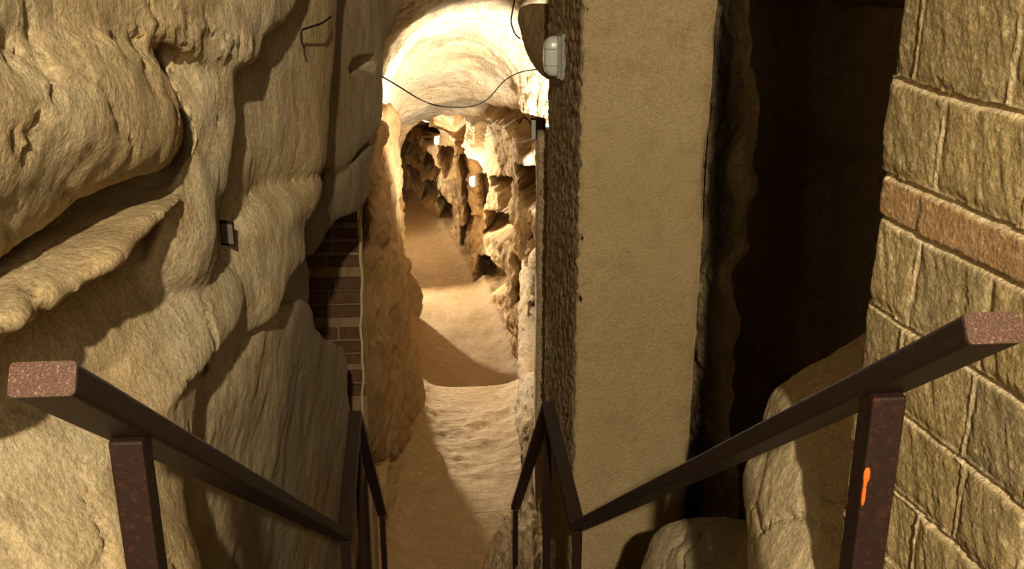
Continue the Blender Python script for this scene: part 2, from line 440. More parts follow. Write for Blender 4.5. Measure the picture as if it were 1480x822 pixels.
NICHE = [  # outline on the right wall, depth of the cut
    ([(692, 256), (703, 254), (706, 276), (697, 301), (692, 300)], .35), ([(709, 259), (738, 259), (735, 300), (722, 303), (716, 278)], .5),
    ([(704, 306), (736, 313), (729, 347), (700, 336)], .6), ([(748, 242), (773, 250), (774, 300), (752, 297)], .5),
    ([(756, 328), (771, 338), (771, 378), (759, 382)], .3), ([(696, 372), (722, 391), (725, 421), (696, 421)], .6),
    ([(741, 372), (756, 391), (753, 432), (742, 441)], .5), ([(764, 424), (779, 432), (781, 475), (768, 455)], .4),
    ([(762, 444), (776, 461), (776, 531), (756, 538)], .5), ([(757, 565), (778, 545), (780, 570), (768, 590)], .2),
    ([(704, 158), (735, 158), (768, 176), (766, 205), (752, 232), (744, 205), (730, 188), (712, 180)], .22),
    ([(577, 178), (602, 181), (605, 195), (602, 209), (607, 218), (599, 234), (587, 218), (578, 211)], .5),
    ([(608, 177), (618, 178), (632, 195), (626, 209), (613, 209), (606, 189)], .5),
    ([(613, 222), (618, 222), (634, 246), (632, 261), (616, 259), (611, 250)], .6),
    ([(636, 215), (655, 217), (657, 253), (644, 259), (638, 246)], .6), ([(611, 264), (630, 266), (628, 292), (609, 290)], .6),
    ([(636, 278), (646, 296), (653, 306), (652, 337), (631, 322), (633, 290)], .6), ([(587, 238), (607, 253), (606, 269), (593, 263)], .5),
    ([(653, 176), (674, 178), (681, 240), (682, 318), (668, 330), (664, 220)], .45), ([(662, 333), (672, 335), (686, 372), (688, 408), (662, 384)], .4),
    ([(750, 16), (772, 8), (800, 20), (800, 74), (783, 78), (764, 66), (752, 46)], 1.4),
]
RIB = [([(674, 160), (694, 160), (692, 312), (684, 312)], .15), ([(689, 366), (695, 368), (695, 424), (688, 424)], .12)]

def shell_pt(Yg, Vg):
    """v 0..1: left foot -> over the vault -> right foot"""
    xl, xr, zt, zs = cs(Yg, YL, XL), cs(Yg, YR, XR), cs(Yg, YT, ZT), cs(Yg, YS, ZS)
    A = math.pi
    va, vb = .34, .66
    mid = np.clip((Vg - va) / (vb - va), 0, 1)
    ang = A * (1 - mid)
    xc, w = (xl + xr) / 2, (xr - xl) / 2
    ca, sa = np.cos(ang), np.sin(ang)
    X = xc + w * ca
    Z = zs + (zt - zs) * np.abs(sa) ** .85
    lo = Vg < va; hi = Vg > vb
    Z = np.where(lo, ZBOT + (zs - ZBOT) * Vg / va, Z)
    Z = np.where(hi, zs + (ZBOT - zs) * (Vg - vb) / (1 - vb), Z)
    ox = np.where(lo, -1, np.where(hi, 1, ca)); oz = np.where(lo | hi, 0, sa)
    oz = oz + 0.0
    px, py, d = project(X, Yg, Z)
    cut = np.zeros_like(X)
    right = (Vg > .52)
    n = .9 * fbm(X, Yg, Z, 4.0, 3, 71)
    n2 = .9 * fbm(X, Yg, Z, 4.0, 3, 72)
    for poly, dep in NICHE:
        c = np.array(poly).mean(0)
        big = [tuple(c + (np.array(p) - c) * 1.16) for p in poly]
        q = poly_sd(px + 3.2 * n, py + 3.2 * n2, big)
        cut = np.maximum(cut, dep * 2.0 * sstep(-.6, 1.2, q))
    for poly, dep in RIB:
        cut = cut - dep * sstep(-1, 2.5, poly_sd(px, py, poly)) * (Yg < 21.5) * (Yg > 17.5)
    cut = np.where(right, cut, 0)
    X0, Z0 = X, Z
    vault = sstep(va + .01, va + .07, Vg) * (1 - sstep(vb - .07, vb - .01, Vg))
    smooth_zone = 1 - .55 * vault * sstep(15.4, 14.6, Yg)
    ns = .10 * fbm(X0, Yg, Z0, .9, 2, 31) + smooth_zone * (.085 * fbm(X0, Yg + .5 * Z0, Z0, 2.4, 4, 35, ridge=True) + .03 * fbm(X0, Yg, Z0, 9, 3, 39))
    ns = ns + vault * .05 * fbm(Yg * .2 + X0 * .25, Yg * 2.2 + np.abs(X0 - xc) * .8, Z0 * .2, 1.6, 3, 47, ridge=True)
    d_ = cut + ns
    # the niches are dug back into the rock at a slant
    far = sstep(18.8, 20.2, Yg)
    kx = np.where(right & (Vg > vb), .45 * (1 - far) + .12 * far, 1.0); ky = np.where(right & (Vg > vb), .85 * (1 - far) + .98 * far, 0.0)
    return X0 + ox * (ns + np.minimum(cut, 0) + np.maximum(cut, 0) * kx), Yg + np.maximum(cut, 0) * ky, Z0 + oz * d_

def shell_patch(name, v0, v1, nv, label, ys):
    vs = np.linspace(v0, v1, nv)
    Yg, Vg = np.meshgrid(ys, vs, indexing='ij')
    X, Y, Z = shell_pt(Yg, Vg)
    me = fast_mesh(name, np.stack([X, Y, Z], -1), grid_quads(len(ys), nv))
    x, y, z = X.ravel(), Y.ravel(), Z.ravel()
    t = .92 + .18 * fbm(x, y, z, 1.5, 4, 90)
    t = t * (1 - .42 * sstep(.15, .6, fbm(x * .5, y * 2.0, z * .5, 2.2, 4, 97, ridge=True)) * sstep(-.35, .2, fbm(x, y, z, 1.1, 2, 98)))
    # ochre lower down and in patches, paler vault
    o = sstep(-3.0, -4.6, z + .6 * fbm(x, y, z, 1.2, 3, 93)) * .6 + .3 * sstep(.1, .5, fbm(x, y, z, .8, 3, 95))
    set_color(me, np.stack([t, t * (1 - .12 * o), t * (1 - .32 * o)], 1))
    return struct(link(name, me, M['tunnel']), label)
ys_f = np.concatenate([np.arange(6.4, 15.6, .035), np.arange(15.6, 21.5, .03), np.arange(21.5, 34, .045)])
shell_patch('ceiling', .34, .66, 150, 'rock-cut barrel vault stepping down along the gallery', ys_f)
shell_patch('wall_right', .66, 1.0, 170, 'right rock wall of the tunnel cut with burial niches', ys_f)
shell_patch('wall_left_far', .0, .34, 90, 'left rock wall of the tunnel', ys_f[::2])
backing_end = fast_mesh('wall_end', [(-7, 34, -9), (1, 33.6, -9), (1, 33.6, -4), (-7, 34, -4), (-7, 34.4, -9), (1, 34.4, -9), (1, 34.4, -4), (-7, 34.4, -4)],
                        [(0, 1, 2, 3), (4, 7, 6, 5), (0, 4, 5, 1), (1, 5, 6, 2), (2, 6, 7, 3), (3, 7, 4, 0)])
set_color(backing_end, np.full((8, 3), .9))
struct(link('wall_end', backing_end, M['tunnel'], smooth=False), 'far end of the tunnel')

# ------------------------------------------------------------------ floor
def floor_z(x, y):
    z = np.interp(y, [9.0, 10.4, 13.3, 13.95], [-7.0, -6.95, -6.70, -6.62])
    ripple = (.05 * fbm(x * .8, y * 1.5, 0 * x, 2.6, 4, 120, .6) + .012 * fbm(x, y, 0 * x, 9, 3, 121)) * (.35 + .65 * sstep(11.3, 12.3, y + .3 * fbm(x, y, 0 * x, 1, 2, 7)))
    z = z + ripple * (1 - sstep(13.2, 13.7, y)) * 1.3
    e1 = 13.98 + .02 * fbm(x, 0 * x, 0 * x, 3, 2, 5)
    e2 = 19.75 + .06 * fbm(x, 0 * x, 0 * x, 2, 2, 6)
    s1, s2 = sstep(0, .06, y - e1), sstep(0, .07, y - e2)
    zb = -7.15 + np.interp(y, [14, 19.7], [-.05, .0]) + .05 * fbm(x * 1.2, y, 0 * x, 1.8, 4, 133)
    zc = np.interp(y, [19.8, 34], [-7.75, -8.15]) + .03 * fbm(x, y, 0 * x, 1.2, 3, 134)
    # earth banked against the walls
    xl, xr = cs(y, YL, XL), cs(y, YR, XR)
    xl = np.where(y < 15, np.interp(y, [9, 11, 14.6], [-.7, -.62, -.35]), xl)
    bank = .22 * np.exp(-np.maximum(x - xl, 0) / .16) + .16 * np.exp(-np.maximum(xr - x, 0) / .14)
    z = z * (1 - s1) + (zb * (1 - s2) + zc * s2) * s1
    return z + bank * (1 + .4 * fbm(x, y, 0 * x, 5, 3, 140))
ysf = np.concatenate([np.arange(2.0, 9, .12), np.arange(9.0, 13.9, .03), np.arange(13.9, 14.12, .008), np.arange(14.12, 19.6, .04), np.arange(19.6, 19.95, .01), np.arange(19.95, 34.5, .09)])
xsf = np.concatenate([np.arange(-5, -1.2, .25), np.arange(-1.2, 1.5, .03), np.arange(1.5, 4.1, .2)])
Yg, Xg = np.meshgrid(ysf, xsf, indexing='ij')
me = fast_mesh('floor', np.stack([Xg, Yg, floor_z(Xg, Yg)], -1), grid_quads(len(ysf), len(xsf), 0, True))
struct(link('floor', me, M['floor']), 'trodden earth floor stepping down through the tunnel')

# ------------------------------------------------------------------ generic parts
def box_bm(bm, c, s, rot=None, bev=0.0):
    r = bmesh.ops.create_cube(bm, size=1)
    v = r['verts']
    bmesh.ops.scale(bm, vec=s, verts=v)
    if bev:
        es = {e for vv in v for e in vv.link_edges}
        rb = bmesh.ops.bevel(bm, geom=list(es), offset=bev, segments=2, affect='EDGES', profile=.6)
        v = list({vv for f in rb['faces'] for vv in f.verts} | {vv for vv in v if vv.is_valid})
    if rot is not None: bmesh.ops.rotate(bm, cent=(0, 0, 0), matrix=rot, verts=v)
    bmesh.ops.translate(bm, vec=c, verts=v)
    return v

def bm_obj(name, bm, mat, parent=None, smooth=False):
    me = bpy.data.meshes.new(name)
    bmesh.ops.recalc_face_normals(bm, faces=bm.faces)
    bm.to_mesh(me); bm.free()
    return link(name, me, mat, parent, smooth)

def sweep_bar(bm, pts, w, h, bev=.007):
    """rectangular bar through pts with mitred corners; pts are the middle of the section"""
    prof = []
    for sx, sz in ((1, 1), (-1, 1), (-1, -1), (1, -1)):
        cx, cz = sx * (w / 2 - bev), sz * (h / 2 - bev)
        a0 = {(1, 1): 0, (-1, 1): 90, (-1, -1): 180, (1, -1): 270}[(sx, sz)]
        for k in range(4):
            a = math.radians(a0 + 30 * k)
            prof.append((cx + bev * math.cos(a), cz + bev * math.sin(a)))
    rings = []
    for i, p in enumerate(pts):
        d0 = (pts[i] - pts[i - 1]).normalized() if i else (pts[1] - pts[0]).normalized()
        d1 = (pts[i + 1] - pts[i]).normalized() if i < len(pts) - 1 else d0
        t = (d0 + d1).normalized()
        side = t.cross(Vector((0, 0, 1))).normalized()
        n = side.cross(t).normalized()
        k = 1 / max(.5, t.dot(d0))
        rings.append([bm.verts.new(p + side * a + n * b * k) for a, b in prof])
    m = len(prof)
    for a, b in zip(rings, rings[1:]):
        for i in range(m): bm.faces.new((a[i], a[(i + 1) % m], b[(i + 1) % m], b[i]))
    bm.faces.new(rings[0][::-1]); bm.faces.new(rings[-1])

def tube_bm(bm, pts, r, seg=8):
    rings = []
    for i, p in enumerate(pts):
        a = pts[max(0, i - 1)]; b = pts[min(len(pts) - 1, i + 1)]
        t = (Vector(b) - Vector(a)).normalized()
        u = t.orthogonal().normalized() if i == 0 else (u - t * u.dot(t)).normalized()
        v = t.cross(u)
        rings.append([bm.verts.new(Vector(p) + (u * math.cos(k * 2 * math.pi / seg) + v * math.sin(k * 2 * math.pi / seg)) * r) for k in range(seg)])
    for a, b in zip(rings, rings[1:]):
        for i in range(seg): bm.faces.new((a[i], a[(i + 1) % seg], b[(i + 1) % seg], b[i]))
    bm.faces.new(rings[0][::-1]); bm.faces.new(rings[-1])

def pill(bm, c, rx, ry, rz, power=3.0, nu=28, nv=18, cut=None):
    vs = []
    for i in range(nv + 1):
        ph = -math.pi / 2 + math.pi * i / nv
        row = []
        for j in range(nu):
            th = 2 * math.pi * j / nu
            f = lambda v: math.copysign(abs(v) ** (2 / power), v)
            row.append(bm.verts.new((c[0] + rx * f(math.cos(ph)) * f(math.cos(th)), c[1] + ry * f(math.cos(ph)) * f(math.sin(th)), c[2] + rz * f(math.sin(ph)))))
        vs.append(row)
    for a, b in zip(vs, vs[1:]):
        for j in range(nu):
            try: bm.faces.new((a[j], a[(j + 1) % nu], b[(j + 1) % nu], b[j]))
            except ValueError: pass
    bmesh.ops.remove_doubles(bm, verts=bm.verts, dist=1e-5)

# ------------------------------------------------------------------ stairs
bm = bmesh.new()
N1, N2 = 14, 11
def solid_step(y0, y1, ztop, x0=-.62, x1=.84):
    box_bm(bm, ((x0 + x1) / 2, (y0 + y1) / 2, (ztop + -8.7) / 2), (x1 - x0, y1 - y0, ztop + 8.7), bev=.012)
solid_step(-1.0, 1.35, -1.62)
for i in range(N1):
    a = 1.35 + (5.0 - 1.35) * i / N1; b = 1.35 + (5.0 - 1.35) * (i + 1) / N1
    solid_step(a, b, -1.62 - (4.60 - 1.62) * (i + 1) / N1)
solid_step(5.0, 6.5, -4.60)
for i in range(N2):
    a = 6.5 + 2.6 * i / N2; b = 6.5 + 2.6 * (i + 1) / N2
    solid_step(a, b, -4.60 - 2.35 * (i + 1) / N2)
st = bm_obj('staircase', bm, M['floor'])
tag(st, 'steep worn stairs going down between the two iron handrails', 'stairs')

# ------------------------------------------------------------------ handrails
def step_top(y):
    if y < 1.35: return -1.62
    if y < 5.0: return -1.62 - 2.98 * (int((y - 1.35) / (3.65 / N1)) + 1) / N1
    if y < 6.5: return -4.60
    return -4.60 - 2.35 * min(N2, int((y - 6.5) / (2.6 / N2)) + 1) / N2
def railing(side, pts, posts, label):
    root = empty('handrail', (pts[0].x, pts[0].y, -1.62), label, 'railing')
    inv = root.location.copy()
    bm = bmesh.new()
    sweep_bar(bm, [p - inv for p in pts], .085, .046)
    o = bm_obj('top_rail', bm, M['rail'], root)
    d = (pts[1] - pts[0]).normalized()
    # bare chipped cut of the top bar
    bm = bmesh.new()
    q0 = pts[0] - inv - d * .003; q1 = pts[0] - inv + d * .004
    sweep_bar(bm, [q0, q1], .0855, .0465)
    e = bm_obj('rail_end', bm, M['railend'], o); e['label'] = 'chipped red end of the bar'
    for (f, s_) in posts:
        p = f
        zt = p.z - .02; zb = step_top(p.y) - .01
        bm = bmesh.new()
        box_bm(bm, (p.x - inv.x, p.y - inv.y, (zt + zb) / 2 - inv.z), (s_, s_, zt - zb), bev=.005)
        box_bm(bm, (p.x - inv.x, p.y - inv.y, zb + .012 - inv.z), (s_ * 1.9, s_ * 1.9, .012), bev=.003)
        po = bm_obj('post', bm, M['rail'], root)
        if side > 0 and p is posts[0][0]:
            bm = bmesh.new()
            for (dz, h, w, yy) in ((-.155, .026, .010, -.004), (-.195, .040, .006, -.001), (-.172, .018, .006, -.002)):
                pill(bm, (p.x - inv.x - s_ / 2 + .003 + w * .3, p.y - inv.y - s_ / 2 + .001, zt + dz - inv.z), w * .62, .0032, h * .62, 2.3, 12, 8)
            e = bm_obj('paint_chip', bm, M['primer'], po); e['label'] = 'bright orange chip of bare primer'
    return root
def on(a, b, k): return a + (b - a) * k
L0, L1, L2, L3 = P(62, 548, 1.40), P(497, 752, 5.85), P(515, 618, 7.3), P(552, 742, 10.2)
L1.z = L2.z = (L1.z + L2.z) / 2
railing(-1, [L0, L1, L2, L3], [(on(L0, L1, .085), .056), (L1, .05), (L2, .05), (L3, .05)],
        'dark brown iron handrail on the left, against the rolling rock wall')
R0, R1, R2, R3 = P(1436, 474, 1.55), P(835, 742, 5.85), P(792, 602, 7.3), P(745, 733, 10.2)
R1.z = R2.z = (R1.z + R2.z) / 2
railing(1, [R0, R1, R2, R3], [(on(R0, R1, .085), .062), (R1, .05), (R2, .05), (R3, .05)],
        'dark brown iron handrail on the right, with an orange paint chip on its near post')

# ------------------------------------------------------------------ masonry pier
def pier(x0, x1, y0, y1, z0, z1):
    st = .018
    xs = np.arange(x0, x1, st); yy = np.arange(y0, y1, .03)
    # perimeter: left face (from back to front), front face, right face
    per = [(x0, y) for y in yy[::-1]] + [(x, y0) for x in xs[1:]] + [(x1, y) for y in yy] + [(x, y1) for x in xs[::-2]]
    per = np.array(per); n = len(per)
    left = np.zeros(n); left[:len(yy)] = 1
    right = np.zeros(n); right[len(yy) + len(xs) - 1: len(yy) * 2 + len(xs) - 1] = 1
    cx, cyy = (x0 + x1) / 2, (y0 + y1) / 2
    nrm = np.zeros((n, 2))
    nrm[:len(yy)] = (-1, 0); nrm[len(yy):len(yy) + len(xs) - 1] = (0, -1)
    nrm[len(yy) + len(xs) - 1:2 * len(yy) + len(xs) - 1] = (1, 0); nrm[2 * len(yy) + len(xs) - 1:] = (0, 1)
    zs = np.arange(z0, z1, st)
    Zg, I = np.meshgrid(zs, np.arange(n), indexing='ij')
    X = per[I, 0]; Y = per[I, 1]; l = left[I]; r = right[I]
    rough = .022 * fbm(X, Y * 2.2, Zg * .9, 12, 4, 150, ridge=True) + .012 * fbm(X, Y, Zg, 28, 2, 151)
    plain = .010 * fbm(X, Y, Zg, 1.2, 2, 152) + .0030 * fbm(X, Y, Zg, 14, 3, 153)
    d = np.where(l > 0, rough, plain)
    # worn front-left and front-right arrises
    cn = np.exp(-(np.hypot(X - x0, Y - y0) / .03) ** 2); cn2 = np.exp(-(np.hypot(X - x1, Y - y0) / .04) ** 2)
    d = d - .018 * cn - (.03 + .02 * fbm(X, Y, Zg, 5, 2, 160)) * cn2
    X = X + nrm[I, 0] * d; Y = Y + nrm[I, 1] * d
    V = np.stack([X, Y, Zg], -1)
    m = len(zs)
    Q = []
    i, j = np.meshgrid(np.arange(m - 1), np.arange(n), indexing='ij')
    a = (i * n + j).ravel(); b = (i * n + (j + 1) % n).ravel()
    Q = np.stack([a, b, b + n, a + n], 1)
    me = fast_mesh('pier', V, Q)
    bm = bmesh.new(); bm.from_mesh(me)
    bmesh.ops.recalc_face_normals(bm, faces=bm.faces); bm.to_mesh(me); bm.free()
    return me
pm = pier(.85, 1.655, 6.38, 8.32, -8.3, 1.6)
po = link('masonry_pier', pm, M['plaster'])
tag(po, 'tall sandy plastered square pier standing behind the right handrail', 'pillar')

# pale strip of masonry behind the pier, with the flood lamp on it
bm = bmesh.new()
xs_ = (.10 * 9.2)
def slab(bm, x0, x1, y0, y1, z0, z1, nz=60, amp=.012, seed=3):
    vv = []
    for i in range(nz + 1):
        z = z0 + (z1 - z0) * i / nz
        ring = []
        for (x, y) in ((x0, y0), ((x0 + x1) / 2, y0), (x1, y0), (x1, y1), (x0, y1)):
            k = float(fbm(np.array([x * 3]), np.array([y * 3]), np.array([z]), 3, 3, seed)[0]) * amp
            ring.append(bm.verts.new((x + k, y + k, z)))
        vv.append(ring)
    for a, b in zip(vv, vv[1:]):
        for i in range(5): bm.faces.new((a[i], a[(i + 1) % 5], b[(i + 1) % 5], b[i]))
    bm.faces.new(vv[0][::-1]); bm.faces.new(vv[-1])
slab(bm, .855, 1.35, 9.15, 9.5, -7.4, -1.95)
bmesh.ops.recalc_face_normals(bm, faces=bm.faces)
me = bpy.data.meshes.new('trim_1'); bm.to_mesh(me); bm.free()
set_color(me, np.full((len(me.vertices), 3), .9))
struct(link('trim_1', me, M['tunnel'], smooth=True), 'pale rough edge of masonry behind the pier')

# ------------------------------------------------------------------ near brick and tufa wall on the right
E0 = np.array([1.005, 2.35]); DIR = np.array([.1586, -.9873]); NRM = np.array([-.9873, -.1586])   # NRM faces the stairs
def on_wall(px, py):
    a, b, c = ray(px, py)
    # solve E0 + s*DIR = t*(a,b)
    det = DIR[0] * (-b) - (-a) * DIR[1]
    s_ = (-E0[0] * (-b) - (-a) * (-E0[1])) / det
    t = (DIR[0] * (-E0[1]) - DIR[1] * (-E0[0])) / det
    return float(s_), float(t * c)
course_rows = [-190, -60, 99, 236, 298, 432, 553, 668, 780, 885, 1000]
zc = [on_wall(1252, r)[1] for r in course_rows]
def js(*pts): return sorted(on_wall(*p)[0] for p in pts)
joints = [js((1300, -150), (1400, -150)), js((1330, 20), (1468, 60)), js((1360, 190), (1500, 190)), js((1330, 300), (1520, 340)), js((1326, 350), (1424, 450)),
          js((1300, 500), (1410, 530)), js((1260, 600), (1388, 700)), js((1330, 720), (1450, 800)), js((1290, 820), (1400, 900)), js((1260, 900), (1420, 1000))]
for q in joints:
    while q[-1] < 1.3: q.append(q[-1] + .20)
def brick_wall():
    res = .0036
    T = .5
    s1 = np.arange(-T, 0, .02)[:-1]
    s2 = np.arange(-.02, .70, res); s3 = np.arange(.70, 1.25, .02)
    S = np.concatenate([s1, s2, s3]); Z = np.concatenate([np.arange(zc[-1], zc[-3], .02), np.arange(zc[-3], .30, res), np.arange(.30, 2.3, .03)])
    Sg, Zg = np.meshgrid(S, Z, indexing='ij')
    ws = Sg + .0060 * fbm(Sg, Zg, Sg * 0, 18, 3, 201); wz = Zg + .0060 * fbm(Sg, Zg, Sg * 0 + 4, 14, 3, 202)
    wz = wz + .002 * np.sin(Sg * 9)
    h = np.zeros_like(Sg); tone = np.zeros(Sg.shape + (3,))
    rng = random.Random(7)
    mort = np.zeros_like(Sg)
    for ci in range(len(zc) - 1):
        zt, zb = zc[ci], zc[ci + 1]
        inb = (wz <= zt) & (wz > zb)
        if ci == 0: inb = wz > zb
        if ci == len(zc) - 2: inb = wz <= zt
        if ci == 0: zt = 5.0
        js_ = [-.9] + joints[ci] + [3.0]
        isbrick = (ci == 3)
        for k in range(len(js_) - 1):
            a, b = js_[k], js_[k + 1]
            m = inb & (ws >= a) & (ws < b)
            if not m.any(): continue
            jw = .0035 if isbrick else .006
            dv = np.minimum(np.where(a > -.5, ws - a, 9), b - ws)
            dtop = zt - wz; dbot = wz - zb
            blk = rng.uniform(-.004, .005)
            tilt = rng.uniform(-.02, .02)
            e = sstep(jw * .7, jw * 1.9, dv) * sstep(.015, .020, dtop) * sstep(.0015, .005, dbot)
            # struck mortar: deepest under the upper block, sloping out to the lower one
            face = blk + tilt * (Sg - (a + b) / 2) + (0 if isbrick else .0042 * fbm(Sg * 1.0 + Zg * .35, Zg * .22, Sg * 0 + ci, 34, 3, 210 + ci) + .0050 * fbm(Sg, Zg, Sg * 0, 12, 5, 230, .6))
            face = face - (0 if isbrick else .006) * (1 - sstep(0, .03, np.minimum(dv, np.minimum(dtop, dbot))))
            if isbrick: face = face + .006 + .0012 * fbm(Sg, Zg, Sg * 0, 25, 3, 240)
            mo = -.020 + .018 * sstep(.003, .019, dtop) + .0018 * fbm(Sg, Zg, Sg * 0, 60, 2, 250)
            hh = mo + (face - mo) * e
            h[m] = hh[m]
            t0 = rng.uniform(.82, 1.12); ti = rng.uniform(-.06, .06)
            c = np.array([1.25 * t0, 1.02 * t0, 1.02 * t0]) if isbrick else np.array([t0 * (1 + ti * .3), t0, t0 * (1 - ti)])
            mc = np.array([1.9, 2.0, 2.5])
            tone[m] = (c[None] * e[m][:, None] + mc[None] * (1 - e[m][:, None]))
    h = h + .0012 * fbm(Sg, Zg, Sg * 0, 90, 2, 260)
    # crumbs of lime on the block faces near the joints
    cr = sstep(.30, .55, fbm(Sg, Zg, Sg * 0, 65, 2, 270)) * sstep(-.3, .2, fbm(Sg, Zg, Sg * 0, 6, 2, 271))
    h = h + .0014 * cr
    tone = tone * (1 + .35 * cr[..., None])
    # wrap around the end of the wall
    edge = .012 * fbm(Zg * 0, Zg, Zg * 0, 14, 3, 280) + .0
    course = np.zeros_like(Zg)
    for ci in range(len(zc) - 1):
        m = (Zg <= zc[ci]) & (Zg > zc[ci + 1])
        course[m] = [.0, .0, -.015, .004, .016, .002, .0, .004, .01, 0][ci]
    ed = edge + course
    Sp = np.where(Sg > 0, Sg + (ed * np.exp(-Sg / .03)), ed)
    back = np.where(Sg < 0, -Sg, 0)
    rnd = .012 * np.exp(-np.maximum(Sg, 0) / .010)
    h = h - rnd
    hn = np.where(Sg > 0, h, -.012 - back)
    Xg = E0[0] + DIR[0] * Sp + NRM[0] * hn
    Yg = E0[1] + DIR[1] * Sp + NRM[1] * hn
    me = fast_mesh('brickwall', np.stack([Xg, Yg, Zg], -1), grid_quads(len(S), len(Z), 0, True))
    set_color(me, tone.reshape(-1, 3))
    return me
struct(link('wall_near_right', brick_wall(), M['brickwall']), 'wall of tufa blocks with one flat red brick course, right of the stairs')
# core of that wall so it is solid
bm = bmesh.new()
c0 = E0 - NRM * .30 + DIR * .63
box_bm(bm, (c0[0], c0[1], -1.85), (.46, 1.2, 8.1), rot=Matrix.Rotation(math.atan2(DIR[0], -DIR[1]), 3, 'Z'))
me = bpy.data.meshes.new('core'); bm.to_mesh(me); bm.free(); set_color(me, np.full((len(me.vertices), 3), .9))
struct(link('wall_near_right_core', me, M['brickwall'], smooth=False))

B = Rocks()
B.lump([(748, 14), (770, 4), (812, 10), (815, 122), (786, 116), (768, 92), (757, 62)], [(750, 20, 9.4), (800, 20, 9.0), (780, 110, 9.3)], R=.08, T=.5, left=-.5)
hr = B.build('ceiling_hole_stand_in', .025, M['rock'], amp=.04, seed=61, smooth=1, tint=(.55, .45, .36))  # added lump; its dark tint imitates the shade of a hole in the vault
struct(hr, 'added dark-tinted rock lump standing in for a shaded hole beside the bulkhead lamp')

# ------------------------------------------------------------------ boulders right of the stairs and the dark side chamber
B = Rocks()
B.lump([(1330, 440), (1230, 492), (1195, 513), (1150, 540), (1117, 558), (1101, 588), (1096, 640), (1082, 668), (1077, 702), (1086, 760), (1080, 860), (1080, 1100), (1400, 1100), (1400, 440)],
       [(1080, 700, 3.65), (1230, 520, 3.5), (1230, 800, 3.1)], R=.22, T=.5, left=-.3, c=(1200, 760), n=130)
b1 = B.build('boulder', .016, M['rock'], amp=.034, seed=31, smooth=2)
tag(b1, 'tall tapering slab of ochre rock between the dark recess and the block wall', 'rock')
B = Rocks()
B.lump([(905, 1000), (915, 860), (928, 812), (938, 782), (958, 760), (1002, 749), (1050, 751), (1095, 760), (1140, 800), (1150, 1000)],
       [(930, 800, 5.0), (1090, 780, 4.5), (1000, 900, 4.6)], R=.3, T=.5, left=-.3)
b2 = B.build('boulder', .018, M['rock'], amp=.05, seed=37, smooth=2)
tag(b2, 'low rounded ochre rock at the foot of the plastered pier', 'rock')

def side_chamber():
    zs = np.arange(-8.6, 2.4, .06); 
    path = np.array([(1.95, 8.4), (2.3, 8.6), (2.9, 8.3), (3.5, 7.4), (3.8, 6.0), (3.7, 4.4), (3.3, 3.0), (2.6, 2.3), (1.9, 2.0)])
    seg = np.hypot(*np.diff(path, axis=0).T); cum = np.concatenate([[0], np.cumsum(seg)])
    s = np.arange(0, cum[-1], .06)
    X = np.interp(s, cum, path[:, 0]); Y = np.interp(s, cum, path[:, 1])
    Sg, Zg = np.meshgrid(s, zs, indexing='ij')
    k = .28 * fbm(X[:, None] + 0 * Zg, Y[:, None] + 0 * Zg, Zg, .8, 4, 300, ridge=True)
    Xg = X[:, None] + k; Yg = Y[:, None] - k
    me = fast_mesh('wall_side_chamber', np.stack([Xg, Yg, Zg], -1), grid_quads(len(s), len(zs)))
    set_color(me, np.full((len(me.vertices), 3), .8))
    return me
struct(link('wall_side_chamber', side_chamber(), M['rock']), 'rock wall of the dark recess behind the pier')
# rock lintel over the recess
B = Rocks()
B.lump([(1040, -340), (1420, -340), (1420, 0), (1330, 10), (1280, 12), (1240, 8), (1205, 2), (1180, -10), (1150, -24), (1120, -40), (1050, -80)],
       [(1050, 0, 8.2), (1280, 0, 7.4), (1200, -200, 7.2)], R=.3, T=1.6, left=-.5)
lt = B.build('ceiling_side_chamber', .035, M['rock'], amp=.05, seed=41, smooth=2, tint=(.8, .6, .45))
struct(lt, 'overhanging brown rock above the dark recess')

